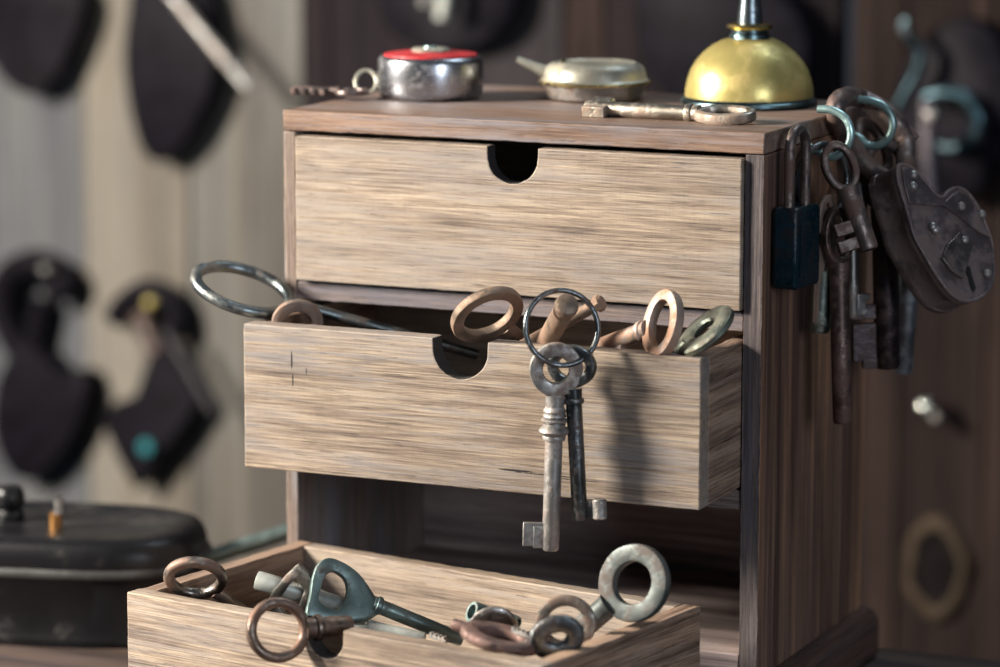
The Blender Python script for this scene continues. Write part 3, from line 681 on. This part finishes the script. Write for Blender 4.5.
# ---- big riveted padlock
n = cv(.56, .36, -.75); P0 = aty(945, 240, .085)
F = frame(P0, cv(.42,-.9,0), n); Fi = F.inverted(); nn = F.to_3x3() @ Y
def lp(q): v = Fi @ on_plane(q[0], q[1], P0, nn); return Vector((v.x, 0, v.z))
t = thing('riveted_padlock', 'large riveted iron padlock with keyhole flap hanging at the right', 'padlock', mat=F)
out = [Z3(492,352),Z3(510,346),Z3(545,362),Z3(585,405),Z3(618,445),Z3(645,455),Z3(660,438),Z3(690,424),Z3(725,440),Z3(762,490),Z3(790,555),Z3(808,610),Z3(812,660),Z4(816,140),Z4(805,190),Z4(780,222),Z4(740,240),Z4(700,236),Z4(660,205),Z4(620,150),Z4(578,80),Z4(545,20),Z3(530,530),Z3(505,450),Z3(490,390)]
O = [lp(q) for q in out]; OS = catmull(O, True, 4)
TH = .0195
cen = sum(OS, Vector())/len(OS)
def inset(P, k): return [cen+(p-cen)*k for p in P]
bm = bmesh.new(); loops = []
for (k_, y_) in ((.985, 0), (1.0, -.0012), (1.0, -.004), (.985, -.0046), (.985, -TH+.0046), (1.0, -TH+.004), (1.0, -TH+.0012), (.98, -TH)):
    loops.append([bm.verts.new(p+Vector((0, y_, 0))) for p in inset(OS, k_)])
for a, b in zip(loops, loops[1:]):
    for i in range(len(a)): bm.faces.new((a[i], a[(i+1)%len(a)], b[(i+1)%len(a)], b[i]))
bm.faces.new(loops[0][::-1]); bm.faces.new(loops[-1]); obj('body', bm, M['lockiron'], t)
# raised rim along the plate
bm = bmesh.new(); tube(bm, [p+Vector((0,-.0002,0)) for p in inset(OS, .985)], .0009, 8, True); obj('rim', bm, M['lockiron'], t)
def plate(name, pts, mat, y0, y1, sm=False):
    Q = [lp(q) for q in pts]
    if sm: Q = catmull(Q, True, 4)
    bm = bmesh.new(); prism(bm, Q, Vector((0,y0,0)), Vector((0,y1,0))); o = obj(name, bm, mat, t)
    m = o.modifiers.new('bevel', 'BEVEL'); m.width = .0003; m.segments = 2; m.limit_method = 'ANGLE'
    return o
plate('top_plate', [Z3(502,362),Z3(520,362),Z3(550,380),Z3(590,425),Z3(620,462),Z3(648,472),Z3(668,452),Z3(690,440),Z3(718,452),Z3(750,500),Z3(780,560),Z3(798,595),Z3(760,575),Z3(700,530),Z3(660,500),Z3(640,488),Z3(580,486),Z3(528,480),Z3(510,420)], M['lockiron'], 0, .0011)
plate('keyhole_flap', [Z4(690,12),Z4(722,28),Z4(736,50),Z4(720,110),Z4(702,166),Z4(665,138),Z4(634,98),Z4(652,50)], M['dullsteel'] if False else metal('flap_iron', (.20,.17,.16), (.14,.1,.09), .4, .36, .9), .0002, .0018)
plate('keyhole', [Z4(722,118),Z4(732,124),Z4(738,150),Z4(752,195),Z4(745,208),Z4(735,195),Z4(726,160),Z4(718,140)], M['void'], -.0002, .0005)
for q in (Z3(540,385), Z3(538,422), Z3(698,490), Z3(767,517), Z3(605,558), Z3(709,603), Z4(785,148), Z4(612,2)):
    c = lp(q); bm = bmesh.new()
    lathe(bm, [(.0021, 0), (.0021, .0008), (.0018, .0014), (.0011, .0019), (0, .0021)], T=Matrix.Translation(c+Vector((0,.0008,0))) @ Matrix.Rotation(-PI/2, 4, 'X'), seg=16); obj('rivet', bm, M['dullsteel'], t)
# shackle
sp = [(899,186),(905,166),(905,143),(896,122),(880,108),(860,98),(845,97),(836,105),(838,120),(848,140),(860,158),(874,172),(888,182),(899,192)]
Fi3 = Fi
P = []
for i, q in enumerate(sp):
    v = aty(q[0], q[1], .098 + (.016 if 1 < i < 8 else 0) - .006*(i > 9)); v = v if v.x > .2468 else atx(q[0], q[1], .2468); P.append(Fi @ v)
P[0] += Vector((0,-.006,-.006)); P[-1] += Vector((0,-.006,-.006))
bm = bmesh.new(); c = catmull(P, False, 6); tube(bm, c, .0046, 16); wobble(bm, .0001, 150); obj('shackle', bm, M['darkiron'], t)
# small lock shackle end behind
A = aty(905, 131, .125); t2 = thing('shackle_bolt', 'dark square ended bolt behind the big padlock shackle', 'bolt', A)
bm = bmesh.new(); a = aty(892,120,.125)-A; b = aty(914,141,.125)-A
tube(bm, [a*2, a, b*.5, b], .0040, 8); obj('bar', bm, M['darkiron'], t2)

# ------------------------------------------------------------------ black canister at left
P = Vector((-.158, .046, 0)); t = thing('black_canister', 'black oblong tin canister at the left of the bottom drawer', 'canister', P)
def sup(ax, ay, p=3.2):
    def f(th, r):
        c, s = math.cos(th), math.sin(th)
        return (ax*r*math.copysign(abs(c)**(2/p), c), ay*r*math.copysign(abs(s)**(2/p), s))
    return f
SX, SY = .078, .050
RZ = Matrix.Rotation(math.radians(14), 4, 'Z')
bm = bmesh.new(); lathe(bm, [(0,0),(1.0,0),(1.015,.002),(1.0,.005),(.985,.0065),(.985,.033),(1,.034),(1,.0355),(0,.0355)], seg=96, sup=sup(SX,SY), T=RZ); obj('body', bm, M['blacktin'], t)
bm = bmesh.new(); lathe(bm, [(0,.0353),(1.012,.0353),(1.02,.0363),(1.012,.0385),(.995,.0395),(0,.0395)], seg=96, sup=sup(SX,SY), T=RZ); o = obj('seam_band', bm, M['tinworn'], t)
bm = bmesh.new(); lathe(bm, [(0,.0393),(.99,.0395),(.985,.0445),(.965,.0490),(.93,.0518),(.86,.0535),(.74,.0538),(.72,.0530),(0,.0530)], seg=96, sup=sup(SX,SY), T=RZ); obj('lid', bm, M['blacktin'], t)
q = atz(10, 520, .053)-P
bm = bmesh.new(); lathe(bm, [(0,0),(.0075,0),(.0075,.004),(.0058,.006),(.0075,.008),(.0078,.013),(.0068,.0165),(.005,.018),(0,.0182)], T=Matrix.Translation((q.x,q.y,.0528)), seg=32); obj('filler_cap', bm, M['blacktin'], t)
q = atz(56, 528, .053)-P
bm = bmesh.new(); lathe(bm, [(0,0),(.0032,0),(.0032,.008),(0,.0085)], T=Matrix.Translation((q.x,q.y,.0528)), seg=16); o = obj('valve', bm, M['copper'], t); o['label'] = 'bright copper valve stub'
bm = bmesh.new(); lathe(bm, [(0,.008),(.0026,.008),(.0022,.0165),(0,.017)], T=Matrix.Translation((q.x+.002,q.y,.0528)), seg=16); obj('valve_pin', bm, M['steel'], t)
# iron bar lying behind
A = aty(208, 558, .10); B = aty(290, 531, .125); 
t = thing('iron_bar', 'dark teal steel bar leaning behind the bottom drawer beside the cabinet', 'bar', A)
d_ = (B-A).normalized(); bm = bmesh.new(); tube(bm, [d_*-.03, Vector(), (B-A)*.5, (B-A), (B-A)*1.4], [.004,.0042,.0045,.0042,.004], 16); obj('shaft', bm, M['teal'], t)

# ------------------------------------------------------------------ back wall
WY = .75
def wallwood(name, light, mid, dark, grey, greycol):
    return wood(name, light, mid, dark, 'Z', .8, grey, greycol, .3, .5, .0008, .16, .04)
wm = [wallwood('pale_wall_plank', (.195,.180,.152), (.135,.122,.108), (.07,.063,.06), .55, (.13,.14,.15)),
      wallwood('pale_wall_plank_warm', (.265,.235,.190), (.19,.168,.140), (.105,.093,.08), .4, (.15,.15,.16)),
      wallwood('pale_wall_plank_cool', (.17,.17,.165), (.11,.11,.12), (.06,.06,.068), .6, (.09,.10,.12)),
      wallwood('dark_wall_plank', (.026,.019,.020), (.014,.011,.013), (.006,.005,.006), .3, (.014,.014,.018)),
      wallwood('brown_wall_plank', (.044,.028,.023), (.023,.016,.015), (.007,.006,.006), .3, (.02,.019,.021)),
      wallwood('grey_wall_plank', (.045,.039,.042), (.03,.026,.028), (.013,.011,.013), .4, (.027,.027,.03))]
wall = bmesh.new()
def wx(p): return aty(p, 300, WY).x
edges = [(-900,-640,2),(-640,-420,1),(-420,-140,0),(-140,-20,2),(-20,85,2),(85,190,1),(190,303,0),(303,330,3),(330,460,3),(460,562,5),(562,602,4),(602,690,3),(690,834,3),(846,900,4),(900,985,4),(985,1100,4),(1100,1260,3),(1260,1420,4),(1420,1620,3),(1620,1850,4),(1850,2100,3)]
for (a, b, mi) in edges:
    x0, x1 = wx(a), wx(b); g = .0012
    y0 = WY + random.uniform(0, .003)
    grid_box(wall, (x0+g, y0, -.75), (x1-g, WY+.022, .95), .12, .001, mi)
o = obj('wall_back', wall, wm); struct(o)

# ------------------------------------------------------------------ old locks hanging on the wall (behind, out of focus)
def wp(x, y, off): return aty(x, y, WY-off)
def wall_lock(name, label, outline, off=.024, th=.020, mat=None, parts=(), smooth=True, nail=None, extra=None):
    P = [wp(x, y, off) for x, y in outline]; c = sum(P, Vector())/len(P)
    t = thing(name, label, 'padlock', c)
    Q = [p-c for p in P]
    if smooth: Q = catmull(Q, True, 5)
    bm = bmesh.new(); loops = []
    for (k_, y_) in ((.93, 0), (.985, .002), (1., .005), (1., th-.003), (.95, th)):
        loops.append([bm.verts.new(Vector((p.x*k_, y_, p.z*k_))) for p in Q])
    for a, b in zip(loops, loops[1:]):
        for i in range(len(a)): bm.faces.new((a[i], a[(i+1)%len(a)], b[(i+1)%len(a)], b[i]))
    bm.faces.new(loops[0]); bm.faces.new(loops[-1][::-1]); obj('body', bm, mat or M['blackiron'], t)
    for (nm, pts, r, m_, yo) in parts:
        bm = bmesh.new(); C_ = catmull([wp(x, y, off+(yo if yo > .005 and 'ring' in nm else -.010))-c for x, y in pts], False, 6); tube(bm, C_, r, 12); obj(nm, bm, m_, t)
    return t, c
def wtube(name, label, cat, pts, r, mat, off):
    P = [wp(x, y, off) for x, y in pts]; c = P[0].copy(); t = thing(name, label, cat, c)
    bm = bmesh.new(); tube(bm, catmull([p-c for p in P], False, 6), r, 12); obj('shaft', bm, mat, t); return t
BI = M['blackiron']
wall_lock('wall_padlock', 'dark rounded padlock on the pale planks at the upper left corner', [(-30,-30),(40,-45),(80,-10),(82,15),(70,50),(55,80),(35,95),(10,88),(-12,60),(-30,20)], parts=[('shackle', [(-5,-40),(0,-70),(30,-85),(60,-60),(62,-30)], .006, BI, -.010)])
wall_lock('wall_padlock', 'large black oval padlock hanging on the pale planks at top', [(133,-20),(165,-40),(200,-22),(214,30),(214,80),(200,118),(180,148),(157,163),(140,150),(128,110),(122,60),(126,15)],
          parts=[('shackle', [(140,-20),(140,-60),(170,-80),(200,-55),(200,-15)], .006, BI, -.010), ('rim', [(146,55),(136,35),(140,12),(160,2),(178,6)], .003, M['bluesteel'], .003)])
wtube('wall_key', 'pale steel key shaft slanting across the black oval padlock', 'key', [(168,-10),(182,8),(215,48),(248,88)], .0042, M['steel'], .040)
wall_lock('wall_padlock', 'black heart shaped padlock with swung shackle at the far left', [(-5,380),(15,350),(40,352),(60,372),(84,372),(86,400),(70,440),(48,468),(25,482),(5,470),(-10,430)],
          parts=[('shackle', [(26,362),(8,330),(2,300),(10,274),(35,263),(56,270),(68,284),(52,292)], .0105, BI, .004), ('shackle_arm', [(42,300),(36,330),(30,360)], .008, BI, .008)])
wall_lock('wall_padlock', 'black square padlock hung cornerwise with a teal spot', [(150,352),(172,348),(200,402),(168,450),(134,490),(118,462),(100,424),(112,404),(134,396)], smooth=False,
          parts=[('shackle', [(115,320),(128,302),(150,291),(170,300),(178,322),(170,336)], .0095, BI, .006), ('shackle_arm', [(140,312),(150,335),(158,355)], .008, M['darkiron'], .006)])
lk = [o for o in bpy.data.objects if o.name.startswith('wall_padlock')][-1]
c = wp(146, 447, .032)-Vector(lk.location); bm = bmesh.new(); lathe(bm, [(0,0),(.0055,0),(.0050,.0015),(0,.002)], T=Matrix.Translation(c) @ Matrix.Rotation(PI/2, 4, 'X'), seg=20); o = obj('paint_spot', bm, M['tealpaint'], lk); o['label'] = 'teal spot on the lock body'
wtube('wall_key', 'thin grey steel blade standing out beside the square padlock', 'key', [(166,332),(190,372),(213,412)], .0030, metal('dim_blade_iron', (.10,.09,.10), (.06,.05,.05), .3, .5, .7), .036)
def nail(x, y, label, r=.0042, mat=None, off=.018):
    P = wp(x, y, off); t = thing('nail', label, 'nail', P)
    bm = bmesh.new(); lathe(bm, [(0,-.002),(r,-.002),(r,0),(r*.92,r*.35),(r*.7,r*.62),(r*.38,r*.8),(0,r*.86)], T=Matrix.Rotation(PI/2, 4, 'X'), seg=32); obj('head', bm, mat or M['nail'], t)
    bm = bmesh.new(); tube(bm, [Vector((0,.001,0)), Vector((0,off+.008,0))], r*.35, 8); obj('shank', bm, M['darkiron'], t)
nail(150, 303, 'dull yellow nail head above the square padlock', .0045, M['brass'], .032)
nail(45, 270, 'grey nail head above the heart shaped padlock', .004, M['steel'], .032)
nail(925, 407, 'bright pale nail head on the dark planks at the right', .0062)
nail(936, 418, 'dimmer bluish nail head just below the bright one', .0040, M['steel'])
# dark round thing at top centre
wall_lock('wall_padlock', 'large black round lock behind the tape measure at top centre', [(378,-40),(440,-80),(505,-40),(512,5),(490,40),(445,52),(400,42),(376,5)], parts=[('shackle', [(400,-60),(410,-110),(445,-125),(480,-110),(490,-60)], .007, BI, -.01)])
wtube('wall_key', 'short pale key shaft hanging before the black round lock', 'key', [(446,-20),(444,0),(441,18)], .0042, M['bright'], .045)
wtube('wall_key', 'dim steel key shaft beside the short pale one', 'key', [(428,-30),(426,-10),(424,5)], .0032, M['steel'], .045)
wall_lock('wall_padlock', 'big dark lock body on the dark planks behind the brass oiler', [(640,-30),(700,-50),(760,-20),(800,20),(805,70),(780,110),(720,120),(660,90),(638,40)], th=.018, off=.024)
# right: dark round lock with steel ring
wall_lock('wall_padlock', 'black round lock with teal ring on the wall at the upper right', [(905,60),(950,20),(990,30),(1010,80),(1008,140),(985,185),(945,200),(905,175),(890,120)],
          parts=[('ring', [(926,97),(945,93),(966,99),(978,118),(973,138),(955,148),(938,146)], .0044, M['bluering'] if 'bluering' in M else metal('dim_teal_steel', (.12,.21,.25), (.1,.1,.1), .2, .33), .012)])
wtube('wall_hook', 'curved dim teal steel hook on the wall above the teal ring', 'hook', [(908,20),(904,28),(912,40),(921,54),(916,74),(906,92),(898,108)], .0036, metal('dim_hook_steel', (.06,.10,.12), (.1,.1,.1), .2, .3), .040)
wtube('wall_key', 'grey purple key shaft hanging through the teal ring', 'key', [(928,100),(928,140),(931,190),(935,225)], .0052, metal('grey_purple_iron', (.20,.18,.21), (.1,.08,.08), .4, .4), .062)
nail(931, 115, 'round grey stud in front of the teal ring', .005, M['steel'], .075)

# knot on the wall plank
def knot(x, y, rx, rz, label):
    P = wp(x, y, .0028)
    bm = bmesh.new(); lathe(bm, [(0,0),(1.,0),(.94,.0020),(.84,.0032),(.72,.0030),(.64,.0012),(.3,.0015),(0,.002)], T=Matrix.Translation(P) @ Matrix.Rotation(PI/2, 4, 'X') @ Matrix.Diagonal((rx, rz, 1, 1)), seg=40, mi=0)
    wobble(bm, .0022, 60)
    for k, f in enumerate(bm.faces):
        f.material_index = 1 if k >= 40*4 else 0
    m1 = plain('knot_ring_wood', (.055,.040,.028), .9); m2 = plain('knot_core_wood', (.010,.008,.008), .9)
    for m in (m1, m2): m.node_tree.nodes['Principled BSDF'].inputs['Specular IOR Level'].default_value = .03
    o = obj('trim_'+label, bm, [m1, m2]); struct(o)
knot(936, 568, .022, .036, '1')

# ------------------------------------------------------------------ light
wd = bpy.data.worlds.new('world'); bpy.context.scene.world = wd; wd.use_nodes = True
nt = wd.node_tree; bg = nt.nodes['Background']
tc = nt.nodes.new('ShaderNodeTexCoord'); sx = nt.nodes.new('ShaderNodeSeparateXYZ'); nt.links.new(tc.outputs['Generated'], sx.inputs[0])
rp = nt.nodes.new('ShaderNodeValToRGB'); mr = nt.nodes.new('ShaderNodeMapRange'); nt.links.new(sx.outputs['Z'], mr.inputs[0]); mr.inputs[1].default_value = -1; mr.inputs[2].default_value = 1
nt.links.new(mr.outputs[0], rp.inputs[0]); rp.color_ramp.elements[0].color = (.045,.05,.075,1); rp.color_ramp.elements[1].color = (.30,.36,.44,1); nt.links.new(rp.outputs[0], bg.inputs[0])
bg.inputs[1].default_value = .27
def area(name, loc, target, sx_, sy_, e, col):
    l = bpy.data.lights.new(name, 'AREA'); l.shape = 'RECTANGLE'; l.size = sx_; l.size_y = sy_; l.energy = e; l.color = col
    o = bpy.data.objects.new(name, l); COL.objects.link(o); o.location = loc
    o.rotation_euler = (Vector(target)-Vector(loc)).to_track_quat('-Z', 'Y').to_euler(); return o
T0 = Vector((.1, 0, .15))
az, el = math.radians(60), math.radians(24)
dk = Vector((-math.sin(az)*math.cos(el), -math.cos(az)*math.cos(el), math.sin(el)))
area('window_light', T0+dk*1.35, T0, .20, .42, 76, (1.0,.925,.81))
area('right_window_light', Vector((1.55,-1.25,.55)), T0, .5, .6, 12, (.82,.90,1.0))
area('back_light', Vector((.35,.55,1.3)), T0, .5, .3, 4, (.75,.9,1.0))

vs = bpy.context.scene.view_settings
bpy.context.scene.display_settings.display_device = 'sRGB'
vs.view_transform = 'Standard'; vs.look = 'None'; vs.gamma = 1; vs.exposure = 0.0; vs.use_curve_mapping = False
